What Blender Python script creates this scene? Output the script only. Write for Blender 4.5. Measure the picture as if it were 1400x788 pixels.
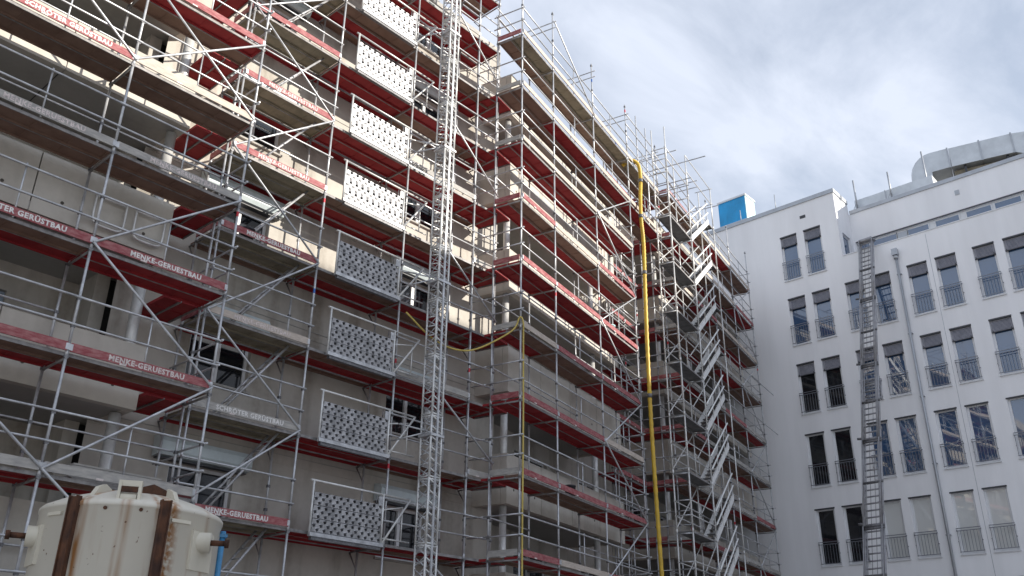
import bpy, math, random
from mathutils import Vector, Matrix, Quaternion
random.seed(7)
R = math.radians
sc = bpy.context.scene
for o in list(bpy.data.objects): bpy.data.objects.remove(o)
C = sc.collection

# ------------------------------------------------------------------ camera
# axes: X runs along the concrete facade, Y goes towards it, Z up; the photographer stands at the origin
F_PX, PITCH, ROLL, AZ = 1228.6, R(24.647), R(0.609), R(42.118)
cam_d = bpy.data.cameras.new('camera'); cam = bpy.data.objects.new('camera', cam_d); C.objects.link(cam)
r0 = Vector((math.sin(AZ), -math.cos(AZ), 0)); f0 = Vector((math.cos(AZ), math.sin(AZ), 0)); z0 = Vector((0, 0, 1))
fw = f0 * math.cos(PITCH) + z0 * math.sin(PITCH); up = -f0 * math.sin(PITCH) + z0 * math.cos(PITCH)
rr = r0 * math.cos(ROLL) + up * math.sin(ROLL); uu = -r0 * math.sin(ROLL) + up * math.cos(ROLL)
m = Matrix((rr, uu, -fw)).transposed().to_4x4(); m.translation = (0, 0, 1.6)
cam.matrix_world = m
cam_d.sensor_width = 36; cam_d.lens = 36 * F_PX / 1400; cam_d.clip_start = .1; cam_d.clip_end = 4000
sc.camera = cam

# ------------------------------------------------------------------ sky and sun
SUN = Vector((.441, -.847, .296)).normalized()
wd = bpy.data.worlds.new('World'); sc.world = wd; wd.use_nodes = True
nt = wd.node_tree; nt.nodes.clear()
def N(t, typ, **kw):
    n = t.nodes.new(typ)
    for k, v in kw.items(): setattr(n, k, v)
    return n
out = N(nt, 'ShaderNodeOutputWorld'); bg = N(nt, 'ShaderNodeBackground'); sky = N(nt, 'ShaderNodeTexSky')
sky.sky_type = 'NISHITA'; sky.sun_disc = False
sky.sun_elevation = math.asin(SUN.z); sky.sun_rotation = math.atan2(SUN.x, SUN.y)
sky.air_density = 1.0; sky.dust_density = .6; sky.ozone_density = 1.0
tc = N(nt, 'ShaderNodeTexCoord'); sep = N(nt, 'ShaderNodeSeparateXYZ'); nt.links.new(tc.outputs['Generated'], sep.inputs[0])
mx = N(nt, 'ShaderNodeMath', operation='MAXIMUM'); nt.links.new(sep.outputs[2], mx.inputs[0]); mx.inputs[1].default_value = 0.02
ad = N(nt, 'ShaderNodeMath', operation='ADD'); nt.links.new(mx.outputs[0], ad.inputs[0]); ad.inputs[1].default_value = .25
dx = N(nt, 'ShaderNodeMath', operation='DIVIDE'); dy = N(nt, 'ShaderNodeMath', operation='DIVIDE')
nt.links.new(sep.outputs[0], dx.inputs[0]); nt.links.new(ad.outputs[0], dx.inputs[1])
nt.links.new(sep.outputs[1], dy.inputs[0]); nt.links.new(ad.outputs[0], dy.inputs[1])
cmb = N(nt, 'ShaderNodeCombineXYZ'); nt.links.new(dx.outputs[0], cmb.inputs[0]); nt.links.new(dy.outputs[0], cmb.inputs[1])
mp = N(nt, 'ShaderNodeMapping'); mp.inputs['Rotation'].default_value = (0, 0, R(25)); mp.inputs['Scale'].default_value = (1.9, 3.4, 1)
mp.inputs['Location'].default_value = (5.6, .4, 0)
nt.links.new(cmb.outputs[0], mp.inputs[0])
nz = N(nt, 'ShaderNodeTexNoise'); nz.inputs['Scale'].default_value = 1.5; nz.inputs['Detail'].default_value = 7; nz.inputs['Roughness'].default_value = .58; nz.inputs['Distortion'].default_value = .35
nt.links.new(mp.outputs[0], nz.inputs['Vector'])
cr = N(nt, 'ShaderNodeValToRGB'); cr.color_ramp.elements[0].position = .34; cr.color_ramp.elements[0].color = (.50,) * 3 + (1,)
cr.color_ramp.elements[1].position = .62; cr.color_ramp.elements[1].color = (.93,) * 3 + (1,)
nt.links.new(nz.outputs[0], cr.inputs[0])
mixc = N(nt, 'ShaderNodeMix', data_type='RGBA'); nt.links.new(cr.outputs[0], mixc.inputs[0]); nt.links.new(sky.outputs[0], mixc.inputs[6])
CLOUD = (5.05, 5.45, 6.3)
mixc.inputs[7].default_value = CLOUD + (1,)
nt.links.new(mixc.outputs[2], bg.inputs[0]); bg.inputs[1].default_value = .081
nt.links.new(bg.outputs[0], out.inputs[0])
sd = bpy.data.lights.new('sun', 'SUN'); sd.energy = 3.2; sd.angle = R(.5); sd.color = (1, .93, .82)
so = bpy.data.objects.new('sun', sd); C.objects.link(so); so.location = (30, -30, 60)
so.rotation_euler = SUN.to_track_quat('Z', 'Y').to_euler()
vs = sc.view_settings; vs.view_transform = 'Standard'; vs.look = 'None'; vs.gamma = 1; vs.exposure = 1.08; vs.use_curve_mapping = False

# ------------------------------------------------------------------ materials
M = {}
def mat(name, col, rough=.6, metal=0, var=.12, scale=3., stretch=(1, 1, 1), bump=0., col2=None, lo=.35, hi=.65, spec=None, detail=6):
    """procedural: base colour varied by a world-space noise (dirt, wear), optional second colour and bump"""
    mt = bpy.data.materials.new(name); mt.use_nodes = True; t = mt.node_tree; b = t.nodes['Principled BSDF']
    b.inputs['Roughness'].default_value = rough; b.inputs['Metallic'].default_value = metal
    if spec is not None: b.inputs['IOR'].default_value = spec
    g = N(t, 'ShaderNodeNewGeometry'); mp = N(t, 'ShaderNodeMapping'); mp.inputs['Scale'].default_value = stretch
    t.links.new(g.outputs['Position'], mp.inputs[0])
    nz = N(t, 'ShaderNodeTexNoise'); nz.inputs['Scale'].default_value = scale; nz.inputs['Detail'].default_value = detail; nz.inputs['Roughness'].default_value = .62
    t.links.new(mp.outputs[0], nz.inputs['Vector'])
    rp = N(t, 'ShaderNodeValToRGB'); rp.color_ramp.elements[0].position = lo; rp.color_ramp.elements[1].position = hi
    c2 = col2 or tuple(min(1, c * (1 + var)) for c in col); c1 = tuple(c * (1 - var) for c in col) if not col2 else col
    rp.color_ramp.elements[0].color = c1 + (1,); rp.color_ramp.elements[1].color = c2 + (1,)
    t.links.new(nz.outputs[0], rp.inputs[0]); t.links.new(rp.outputs[0], b.inputs['Base Color'])
    if bump:
        bp = N(t, 'ShaderNodeBump'); bp.inputs['Strength'].default_value = bump; bp.inputs['Distance'].default_value = .02
        t.links.new(nz.outputs[0], bp.inputs['Height']); t.links.new(bp.outputs[0], b.inputs['Normal'])
    M[name] = mt; return mt

def concrete(name, base, dark, streak=.5):
    mt = bpy.data.materials.new(name); mt.use_nodes = True; t = mt.node_tree; b = t.nodes['Principled BSDF']; b.inputs['Roughness'].default_value = .85
    g = N(t, 'ShaderNodeNewGeometry')
    def noise(scl, st, det=6):
        mp = N(t, 'ShaderNodeMapping'); mp.inputs['Scale'].default_value = st; t.links.new(g.outputs['Position'], mp.inputs[0])
        n = N(t, 'ShaderNodeTexNoise'); n.inputs['Scale'].default_value = scl; n.inputs['Detail'].default_value = det; t.links.new(mp.outputs[0], n.inputs['Vector']); return n
    a = noise(.7, (1, 1, 1)); s = noise(1.6, (1, 1, .16)); f = noise(9, (1, 1, 1), 4)
    def ramp(n, lo, hi):
        r = N(t, 'ShaderNodeMapRange'); r.inputs[1].default_value = lo; r.inputs[2].default_value = hi; t.links.new(n.outputs[0], r.inputs[0]); return r
    def mixn(fac, A, B):
        k = N(t, 'ShaderNodeMix', data_type='RGBA')
        t.links.new(fac.outputs[0], k.inputs[0])
        for i, x in ((6, A), (7, B)):
            if isinstance(x, tuple): k.inputs[i].default_value = x + (1,)
            else: t.links.new(x.outputs[2], k.inputs[i])
        return k
    m1 = mixn(ramp(a, .35, .65), base, tuple(c * .8 for c in base))
    rs = ramp(s, .50, .70); rs.inputs[4].default_value = streak
    m2 = mixn(rs, m1, dark)
    rf = ramp(f, .3, .7); rf.inputs[4].default_value = .25
    m3 = mixn(rf, m2, tuple(c * 1.15 for c in base))
    t.links.new(m3.outputs[2], b.inputs['Base Color'])
    bp = N(t, 'ShaderNodeBump'); bp.inputs['Strength'].default_value = .25; bp.inputs['Distance'].default_value = .01
    t.links.new(f.outputs[0], bp.inputs['Height']); t.links.new(bp.outputs[0], b.inputs['Normal'])
    M[name] = mt
concrete('concrete', (.52, .49, .445), (.22, .19, .155), .8)
concrete('concrete_pale', (.56, .53, .475), (.31, .28, .24), .4)
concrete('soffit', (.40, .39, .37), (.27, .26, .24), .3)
mat('galv', (.50, .51, .53), .42, .45, .22, 5)
mat('galv_white', (.66, .66, .65), .4, .3, .12, 5)
mat('alu', (.44, .44, .455), .5, .35, .3, 5)
mat('rim_steel', (.26, .25, .25), .6, .2, .3, 6); mat('deck_grey', (.17, .17, .17), .7, .2, .2, 5)
mat('stringer', (.80, .80, .79), .5, .1, .06, 5)
mat('lift_grey', (.33, .33, .35), .5, .4, .15, 5)
mat('clamp', (.17, .17, .18), .55, .5, .3, 20)
mat('red_board', (.25, .045, .055), .7, 0, .2, 6, (1, 1, 3), col2=(.50, .27, .26), lo=.38, hi=.86)
mat('pale_board', (.42, .36, .31), .75, 0, .25, 5, (1, 1, 4), col2=(.55, .48, .42))
mat('grey_board', (.30, .29, .28), .75, 0, .25, 5, (1, 1, 4), col2=(.44, .42, .39))
mat('red_ply', (.25, .012, .018), .75, 0, .25, 3, col2=(.34, .024, .028))
mat('brown_ply', (.19, .115, .085), .75, 0, .25, 3, col2=(.25, .16, .12))
mat('olive_ply', (.20, .175, .125), .75, 0, .25, 3, col2=(.30, .26, .19))
mat('wood', (.46, .34, .21), .75, 0, .2, 4, (1, 1, 5))
mat('letter_white', (.70, .68, .66), .6, 0, .15, 12)
mat('letter_faded', (.60, .53, .51), .7, 0, .25, 14)
mat('tape_red', (.55, .03, .05), .4); mat('tape_blue', (.03, .12, .42), .4)
mat('render_white', (.84, .84, .86), .85, 0, .05, .8, (1, 1, .13), bump=.03)
mat('coping', (.42, .44, .47), .45, .5, .08, 2)
mat('anthracite', (.045, .047, .055), .5, 0, .15, 5)
mat('blind_grey', (.38, .38, .43), .5, .2, .12, 5)
mat('frame_white', (.70, .71, .73), .45, 0, .04, 4)
mat('frame_blue', (.30, .36, .45), .45, 0, .08, 4)
mat('shutter_box', (.55, .62, .64), .5, 0, .08, 3)
mat('rail_grey', (.20, .21, .24), .4, .4, .1, 6)
mat('yellow', (.60, .39, .04), .45, 0, .15, 4); mat('yellow_old', (.52, .40, .10), .5, 0, .15, 6)
mat('blue_tarp', (.012, .30, .62), .4, 0, .2, 1.4, (1, 1, .5), bump=.5)
mat('sunlit_tarp_pale_plastic', (.55, .78, .80), .4, 0, .12, 3, bump=.4)  # sunlight put into the blue tarpaulin's colour; also the pale plastic bucket
mat('asphalt', (.44, .41, .37), .9, 0, .25, 1.5, bump=.3)
mat('tank_cream', (.62, .58, .48), .5, 0, .1, 1.2, (1, 1, .4))
mat('tank_dark', (.05, .04, .03), .6)
mat('pipe_blue', (.05, .22, .42), .45, 0, .2, 6)
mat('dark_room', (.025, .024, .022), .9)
mat('duct', (.58, .61, .64), .42, .3, .1, 1.5)
mat('bitumen', (.07, .07, .07), .9)
def rust_mat():
    mt = mat('rust', (.040, .018, .012), .8, .1, .3, 9, (1, 1, .6), col2=(.12, .048, .022), bump=.4); return mt
rust_mat()
def tank_mat():
    """cream paint with rust that runs down from the fittings: streaks follow angle round the tank"""
    mt = bpy.data.materials.new('tank_paint'); mt.use_nodes = True; t = mt.node_tree; b = t.nodes['Principled BSDF']; b.inputs['Roughness'].default_value = .48
    tc = N(t, 'ShaderNodeTexCoord')
    mp = N(t, 'ShaderNodeMapping'); mp.inputs['Scale'].default_value = (5, 5, .55); t.links.new(tc.outputs['Object'], mp.inputs[0])
    s = N(t, 'ShaderNodeTexNoise'); s.inputs['Scale'].default_value = 1.5; s.inputs['Detail'].default_value = 5; t.links.new(mp.outputs[0], s.inputs['Vector'])
    a = N(t, 'ShaderNodeTexNoise'); a.inputs['Scale'].default_value = 1.1; a.inputs['Detail'].default_value = 5; t.links.new(tc.outputs['Object'], a.inputs['Vector'])
    f = N(t, 'ShaderNodeTexNoise'); f.inputs['Scale'].default_value = 14; f.inputs['Detail'].default_value = 4; t.links.new(tc.outputs['Object'], f.inputs['Vector'])
    r1 = N(t, 'ShaderNodeMapRange'); r1.inputs[1].default_value = .60; r1.inputs[2].default_value = .78; t.links.new(s.outputs[0], r1.inputs[0])
    r2 = N(t, 'ShaderNodeMapRange'); r2.inputs[1].default_value = .4; r2.inputs[2].default_value = .65; t.links.new(a.outputs[0], r2.inputs[0])
    mu = N(t, 'ShaderNodeMath', operation='MULTIPLY'); t.links.new(r1.outputs[0], mu.inputs[0]); t.links.new(r2.outputs[0], mu.inputs[1])
    mu2 = N(t, 'ShaderNodeMath', operation='MULTIPLY'); t.links.new(mu.outputs[0], mu2.inputs[0]); mu2.inputs[1].default_value = .6
    sp_ = N(t, 'ShaderNodeSeparateXYZ'); t.links.new(tc.outputs['Object'], sp_.inputs[0])
    an = N(t, 'ShaderNodeMath', operation='ARCTAN2'); t.links.new(sp_.outputs[1], an.inputs[0]); t.links.new(sp_.outputs[0], an.inputs[1])
    last = mu2
    for a_, w_, st_ in ((-32, 4.9, 1.3), (12.5, 3, .9), (23, 6.5, 1.1), (-4, 3, .6), (-8, 2, .5), (52, 3, .5)):    # rust runs beside the rails and below the fittings
        su_ = N(t, 'ShaderNodeMath', operation='SUBTRACT'); t.links.new(an.outputs[0], su_.inputs[0]); su_.inputs[1].default_value = R(a_)
        ab_ = N(t, 'ShaderNodeMath', operation='ABSOLUTE'); t.links.new(su_.outputs[0], ab_.inputs[0])
        mr_ = N(t, 'ShaderNodeMapRange'); mr_.inputs[1].default_value = 0; mr_.inputs[2].default_value = R(w_); mr_.inputs[3].default_value = st_; mr_.inputs[4].default_value = 0; t.links.new(ab_.outputs[0], mr_.inputs[0])
        r5_ = N(t, 'ShaderNodeMapRange'); r5_.inputs[1].default_value = .36; r5_.inputs[2].default_value = .56; t.links.new((s if w_ < 5 else f).outputs[0], r5_.inputs[0])
        ml_ = N(t, 'ShaderNodeMath', operation='MULTIPLY'); t.links.new(mr_.outputs[0], ml_.inputs[0]); t.links.new(r5_.outputs[0], ml_.inputs[1])
        mxx = N(t, 'ShaderNodeMath', operation='MAXIMUM'); t.links.new(last.outputs[0], mxx.inputs[0]); t.links.new(ml_.outputs[0], mxx.inputs[1]); last = mxx
    mu2 = last
    k0 = N(t, 'ShaderNodeMix', data_type='RGBA'); t.links.new(a.outputs[0], k0.inputs[0]); k0.inputs[6].default_value = (.60, .57, .495, 1); k0.inputs[7].default_value = (.74, .70, .61, 1)
    k = N(t, 'ShaderNodeMix', data_type='RGBA'); t.links.new(mu2.outputs[0], k.inputs[0]); t.links.new(k0.outputs[2], k.inputs[6]); k.inputs[7].default_value = (.33, .15, .05, 1)
    r3 = N(t, 'ShaderNodeMapRange'); r3.inputs[1].default_value = .70; r3.inputs[2].default_value = .74; t.links.new(f.outputs[0], r3.inputs[0])
    k2 = N(t, 'ShaderNodeMix', data_type='RGBA'); t.links.new(r3.outputs[0], k2.inputs[0]); t.links.new(k.outputs[2], k2.inputs[6]); k2.inputs[7].default_value = (.16, .08, .04, 1)
    t.links.new(k2.outputs[2], b.inputs['Base Color']); M['tank_paint'] = mt
tank_mat()
def glass(name, col, ior, rough=.02):
    mt = bpy.data.materials.new(name); mt.use_nodes = True; b = mt.node_tree.nodes['Principled BSDF']
    b.inputs['Base Color'].default_value = col + (1,); b.inputs['Roughness'].default_value = rough; b.inputs['IOR'].default_value = ior
    t = mt.node_tree; g = N(t, 'ShaderNodeNewGeometry'); nz = N(t, 'ShaderNodeTexNoise'); nz.inputs['Scale'].default_value = 1.3
    t.links.new(g.outputs['Position'], nz.inputs['Vector']); bp = N(t, 'ShaderNodeBump'); bp.inputs['Strength'].default_value = .05; bp.inputs['Distance'].default_value = .02
    t.links.new(nz.outputs[0], bp.inputs['Height']); t.links.new(bp.outputs[0], b.inputs['Normal']); M[name] = mt
glass('glass', (.045, .095, .19), 2.3); glass('glass_pale_reflection', (.64, .65, .64), 1.9)  # pale version: bright reflections put into the pane colour
glass('glass_dark', (.012, .014, .018), 1.7, .05)

# ------------------------------------------------------------------ mesh helpers
class MB:
    def __init__(s): s.v = []; s.f = []; s.mi = []; s.ms = []; s.sm = []
    def _m(s, m):
        if m not in s.ms: s.ms.append(m)
        return s.ms.index(m)
    def face(s, pts, m, smooth=False):
        i = len(s.v); s.v += [tuple(p) for p in pts]; s.f.append(tuple(range(i, i + len(pts)))); s.mi.append(s._m(m)); s.sm.append(smooth)
    def box(s, x0, x1, y0, y1, z0, z1, m):
        i = len(s.v); s.v += [(x, y, z) for z in (z0, z1) for x, y in ((x0, y0), (x1, y0), (x1, y1), (x0, y1))]
        for q in ((3, 2, 1, 0), (4, 5, 6, 7), (0, 1, 5, 4), (1, 2, 6, 5), (2, 3, 7, 6), (3, 0, 4, 7)):
            s.f.append(tuple(i + k for k in q)); s.mi.append(s._m(m)); s.sm.append(False)
    def tube(s, a, b, r, m, n=8, r2=None, cap=True):
        a = Vector(a); b = Vector(b); d = (b - a); q = d.to_track_quat('Z', 'Y'); r2 = r if r2 is None else r2
        i = len(s.v); k = s._m(m)
        for p, rad in ((a, r), (b, r2)):
            for j in range(n):
                t = 2 * math.pi * j / n; s.v.append(tuple(p + q @ Vector((rad * math.cos(t), rad * math.sin(t), 0))))
        for j in range(n):
            s.f.append((i + j, i + (j + 1) % n, i + n + (j + 1) % n, i + n + j)); s.mi.append(k); s.sm.append(True)
        if cap:
            s.f.append(tuple(i + n - 1 - j for j in range(n))); s.f.append(tuple(i + n + j for j in range(n))); s.mi += [k, k]; s.sm += [False, False]
    def path(s, pts, r, m, n=8):
        pts = [Vector(p) for p in pts]; i = len(s.v); k = s._m(m); ref = None
        for j, p in enumerate(pts):
            d = (pts[min(j + 1, len(pts) - 1)] - pts[max(j - 1, 0)]).normalized()
            if ref is None: ref = Vector((1, 0, 0)) if abs(d.x) < .8 else Vector((0, 1, 0))
            a = (ref - d * ref.dot(d)).normalized(); b = d.cross(a); ref = a
            rad = r(j) if callable(r) else r
            for t in range(n):
                th = 2 * math.pi * t / n; s.v.append(tuple(p + a * math.cos(th) * rad + b * math.sin(th) * rad))
        for j in range(len(pts) - 1):
            for t in range(n):
                A = i + j * n; s.f.append((A + t, A + (t + 1) % n, A + n + (t + 1) % n, A + n + t)); s.mi.append(k); s.sm.append(True)
        s.f.append(tuple(i + n - 1 - t for t in range(n))); e = i + (len(pts) - 1) * n; s.f.append(tuple(e + t for t in range(n))); s.mi += [k, k]; s.sm += [False, False]
    def lathe(s, prof, m, n=48, a0=0, a1=2 * math.pi):
        i = len(s.v); k = s._m(m); full = abs(a1 - a0 - 2 * math.pi) < 1e-6; nn = n if full else n + 1
        for r_, z in prof:
            for t in range(nn):
                th = a0 + (a1 - a0) * t / n; s.v.append((r_ * math.cos(th), r_ * math.sin(th), z))
        for j in range(len(prof) - 1):
            for t in range(n):
                A = i + j * nn + t; B = i + j * nn + (t + 1) % nn; s.f.append((A, B, B + nn, A + nn)); s.mi.append(k); s.sm.append(True)
    def prism(s, poly, y0, y1, m, axis='y'):
        def P(a, b, y): return (a, y, b) if axis == 'y' else (y, a, b) if axis == 'x' else (a, b, y)
        n = len(poly); s.face([P(a, b, y0) for a, b in poly], m); s.face([P(a, b, y1) for a, b in reversed(poly)], m)
        for j in range(n):
            a, b = poly[j], poly[(j + 1) % n]; s.face([P(*a, y0), P(*a, y1), P(*b, y1), P(*b, y0)], m)
    def mesh(s, name):
        me = bpy.data.meshes.new(name); me.from_pydata(s.v, [], s.f)
        for x in s.ms: me.materials.append(M[x])
        me.polygons.foreach_set('material_index', s.mi); me.polygons.foreach_set('use_smooth', s.sm); me.update(); return me
    def build(s, name, parent=None, loc=(0, 0, 0), rz=0): return link(name, s.mesh(name), parent, loc, rz)
def link(name, me, parent=None, loc=(0, 0, 0), rz=0):
    o = bpy.data.objects.new(name, me); C.objects.link(o); o.location = loc; o.rotation_euler = (0, 0, rz)
    if parent: o.parent = parent
    return o
def empty(name, loc=(0, 0, 0), rz=0): 
    o = link(name, None, None, loc, rz); o.empty_display_size = .3; return o
def tag(o, label=None, cat=None, group=None, kind=None):
    for k, v in (('label', label), ('category', cat), ('group', group), ('kind', kind)):
        if v: o[k] = v
    return o
CACHE = {}
def cached(key, fn):
    if key not in CACHE: CACHE[key] = fn()
    return CACHE[key]
def unit_pipe(r, m, n):
    b = MB(); b.tube((0, 0, 0), (0, 0, 1), r, m, n); return b.mesh('tube')
def pipe(name, a, b, r, m, parent=None, n=7):
    """a straight tube as its own object, sharing one unit mesh per radius and material"""
    a = Vector(a); b = Vector(b); d = b - a
    o = link(name, cached(('pipe', r, m, n), lambda: unit_pipe(r, m, n)), parent, a)
    o.rotation_mode = 'QUATERNION'; o.rotation_quaternion = d.to_track_quat('Z', 'Y'); o.scale = (1, 1, d.length); return o
def smooth(pts, n=8):
    P = [Vector(p) for p in pts]; P = [P[0] * 2 - P[1]] + P + [P[-1] * 2 - P[-2]]; o = []
    for i in range(1, len(P) - 2):
        for t in range(n):
            t /= n; o.append(.5 * ((2 * P[i]) + (P[i + 1] - P[i - 1]) * t + (2 * P[i - 1] - 5 * P[i] + 4 * P[i + 1] - P[i + 2]) * t * t + (3 * P[i] - P[i - 1] - 3 * P[i + 1] + P[i + 2]) * t ** 3))
    return o + [P[-2]]
def facade(b, x0, x1, z0, z1, holes, depth, m, m_rev=None):
    """front face at y=0 facing -y with real openings and reveals"""
    xs = sorted({x0, x1} | {h[0] for h in holes} | {h[1] for h in holes}); zs = sorted({z0, z1} | {h[2] for h in holes} | {h[3] for h in holes})
    def inside(x, z): return any(h[0] < x < h[1] and h[2] < z < h[3] for h in holes)
    for i in range(len(xs) - 1):
        run = None
        for j in range(len(zs) - 1):
            if not inside((xs[i] + xs[i + 1]) / 2, (zs[j] + zs[j + 1]) / 2):
                b.face([(xs[i], 0, zs[j]), (xs[i + 1], 0, zs[j]), (xs[i + 1], 0, zs[j + 1]), (xs[i], 0, zs[j + 1])], m)
    for a, c, d, e in holes:
        q = m_rev or m
        b.face([(a, 0, d), (a, depth, d), (a, depth, e), (a, 0, e)], q); b.face([(c, 0, e), (c, depth, e), (c, depth, d), (c, 0, d)], q)
        b.face([(a, 0, e), (a, depth, e), (c, depth, e), (c, 0, e)], q); b.face([(a, 0, d), (c, 0, d), (c, depth, d), (a, depth, d)], q)

# ------------------------------------------------------------------ ground
b = MB(); b.face([(-600, -600, 0), (600, -600, 0), (600, 600, 0), (-600, 600, 0)], 'asphalt')
tag(b.build('ground'), kind='structure')

# ------------------------------------------------------------------ frames of reference of the building site
W2 = Vector((16.83, 14.89, 0)); W2A = R(11.58)                       # the angled wing: s along, n into the building
def w2(s, n, z=0): return (W2.x + s * math.cos(W2A) - n * math.sin(W2A), W2.y + s * math.sin(W2A) + n * math.cos(W2A), z)
def FL(k): return .36 + 3.12 * k                                       # storeys of the concrete shell
def LV(k): return .78 + 2.0 * k                                      # scaffold decks

# ================================================================== concrete shell
shell = tag(empty('concrete_apartment_shell', (7, 17.3, 0)), 'raw concrete apartment building under construction with balconies, wrapped in scaffolding', 'building')
def sp(b, name, org=(0, 0), rz=0): return b.build(name, shell, (org[0] - 7, org[1] - 17.3, 0), rz)
WV = 17.3
win_cols = [(8.8, 10.3), (14.35, 15.9)]
holes = [(a, c, FL(k) + 1.2, FL(k) + 2.48) for a, c in win_cols for k in range(0, 7)]
b = MB(); facade(b, 7.0, 18.4, 0, 22.4, holes, .22, 'concrete'); b.face([(7, 0, 22.4), (18.4, 0, 22.4), (18.4, .6, 22.4), (7, .6, 22.4)], 'concrete'); sp(b, 'wall', (0, WV))
# formwork joints on the main wall: raised fins left by the shuttering
for k in range(1, 8):
    b = MB(); b.box(7.0, 18.0, -.012, 0, FL(k) - .215, FL(k) - .2, 'concrete'); b.box(7.0, 18.0, -.016, 0, FL(k) - .01, FL(k) + .005, 'soffit'); sp(b, 'pour_joint', (0, WV))
def shell_window(x0, x1, za, zb, org, rz, fm='frame_white', depth=.12, leaves=2):
    b = MB(); t = .07
    b.box(x0, x1, depth, depth + .07, za, za + t, fm); b.box(x0, x1, depth, depth + .07, zb - t, zb, fm)
    b.box(x0, x0 + t, depth, depth + .07, za + t, zb - t, fm); b.box(x1 - t, x1, depth, depth + .07, za + t, zb - t, fm)
    for i in range(1, leaves):
        x = x0 + (x1 - x0) * i / leaves; b.box(x - .05, x + .05, depth - .01, depth + .06, za + t, zb - t, fm)
    w = sp(b, 'window', org, rz)
    for i in range(leaves):
        a = x0 + t + (x1 - x0 - t) * i / leaves; c = x0 + (x1 - x0) * (i + 1) / leaves - t
        g = MB(); g.face([(a, depth + .04, za + t), (c, depth + .04, za + t), (c, depth + .04, zb - t), (a, depth + .04, zb - t)], 'glass_dark'); g.build('pane', w)
    return w
for a, c in win_cols:
    for k in range(0, 7):
        shell_window(a, c, FL(k) + 1.2, FL(k) + 2.48, (0, WV), 0)
        s = MB(); z = FL(k) + 2.5; pr = [(-.02, z), (-.25, z + .03), (-.31, z + .12), (-.31, z + .30), (-.25, z + .40), (-.02, z + .43)]
        x0, x1 = (a - .42, c + .22) if a < 11 else (a - .2, c + .12)
        s.prism([(y, zz) for y, zz in pr], x0, x1, 'shutter_box', 'x'); s.box(x0 + .05, x1 - .05, -.2, -.03, z - .03, z - .004, 'anthracite')
        sp(s, 'shutter_box', (0, WV))
        s = MB(); s.box(a - .06, c + .06, -.08, .12, FL(k) + 1.15, FL(k) + 1.198, 'grey_board'); sp(s, 'sill', (0, WV))
# solid core behind the walls, roof
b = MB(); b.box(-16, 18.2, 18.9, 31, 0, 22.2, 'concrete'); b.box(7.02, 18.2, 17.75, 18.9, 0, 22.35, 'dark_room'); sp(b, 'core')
b = MB(); b.box(-.4, 25, 3.6, 14, 0, 19.2, 'concrete'); sp(b, 'core', (W2.x, W2.y), W2A)
# --- left balconies (loggias) -------------------------------------------------
BX0, BX1, BV = -6.0, 7.3, 15.95
def parapet(x0, x1, y, z0, z1, t, mats, org=(0, 0), rz=0, holes_=True):
    b = MB(); g = .012
    b.box(x0 + g, x1 - g, y, y + t, z0, z1, mats)
    if holes_:
        for fx in (.2, .8):
            for fz in (.3,):
                x = x0 + (x1 - x0) * fx; z = z0 + (z1 - z0) * fz; b.tube((x, y - .004, z), (x, y + .02, z), .035, 'tank_dark', 8)
    return sp(b, 'balcony_parapet', org, rz)
for k in range(1, 7):
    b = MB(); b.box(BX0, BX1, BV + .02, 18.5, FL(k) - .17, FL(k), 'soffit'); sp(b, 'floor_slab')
    xs = [BX0 + i * (BX1 - BX0) / 5 for i in range(6)]
    for i in range(5): parapet(xs[i], xs[i + 1], BV, FL(k) - .185, FL(k) + 1.05, .18, 'concrete_pale')
    b = MB(); b.box(BX1 - .18, BX1 - .01, BV + .2, 17.28, FL(k) - .185, FL(k) + 1.05, 'concrete_pale'); sp(b, 'balcony_parapet')
    b = MB(); b.tube((0, 0, 0), (0, 0, 3.12 - .2), .11, 'galv_white', 16); b.tube((0, 0, 0), (0, 0, .04), .18, 'galv_white', 12)
    o = sp(b, 'column', (7.12, BV + .45)); o.location.z = FL(k)
    # soffit joints
    for x in (2.2, 4.6):
        b = MB(); b.box(x, x + .02, BV + .2, 18.4, FL(k) - .175, FL(k) - .165, 'bitumen'); sp(b, 'soffit_joint')
b = MB(); b.tube((0, 0, 0), (0, 0, 3.28), .11, 'galv_white', 16); sp(b, 'column', (7.12, BV + .45))
b = MB(); hl = [(x, x + 2.2, FL(k) + .9, FL(k) + 2.35) for k in range(0, 6) for x in (-4.5, -1.0, 3.2)]
facade(b, BX0, 7.0, 0, FL(7), hl, .2, 'concrete'); sp(b, 'wall', (0, 18.5))
for h in hl: shell_window(h[0], h[1], h[2], h[3], (0, 18.5), 0, 'frame_blue', .1)
b = MB(); b.box(6.72, 7.0, 17.62, 18.48, 0, 22.3, 'concrete'); sp(b, 'wall')
b = MB(); b.box(BX0, 7.0, 17.0, 18.9, FL(7) + .01, FL(7) + .8, 'concrete'); sp(b, 'roof_parapet')
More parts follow.
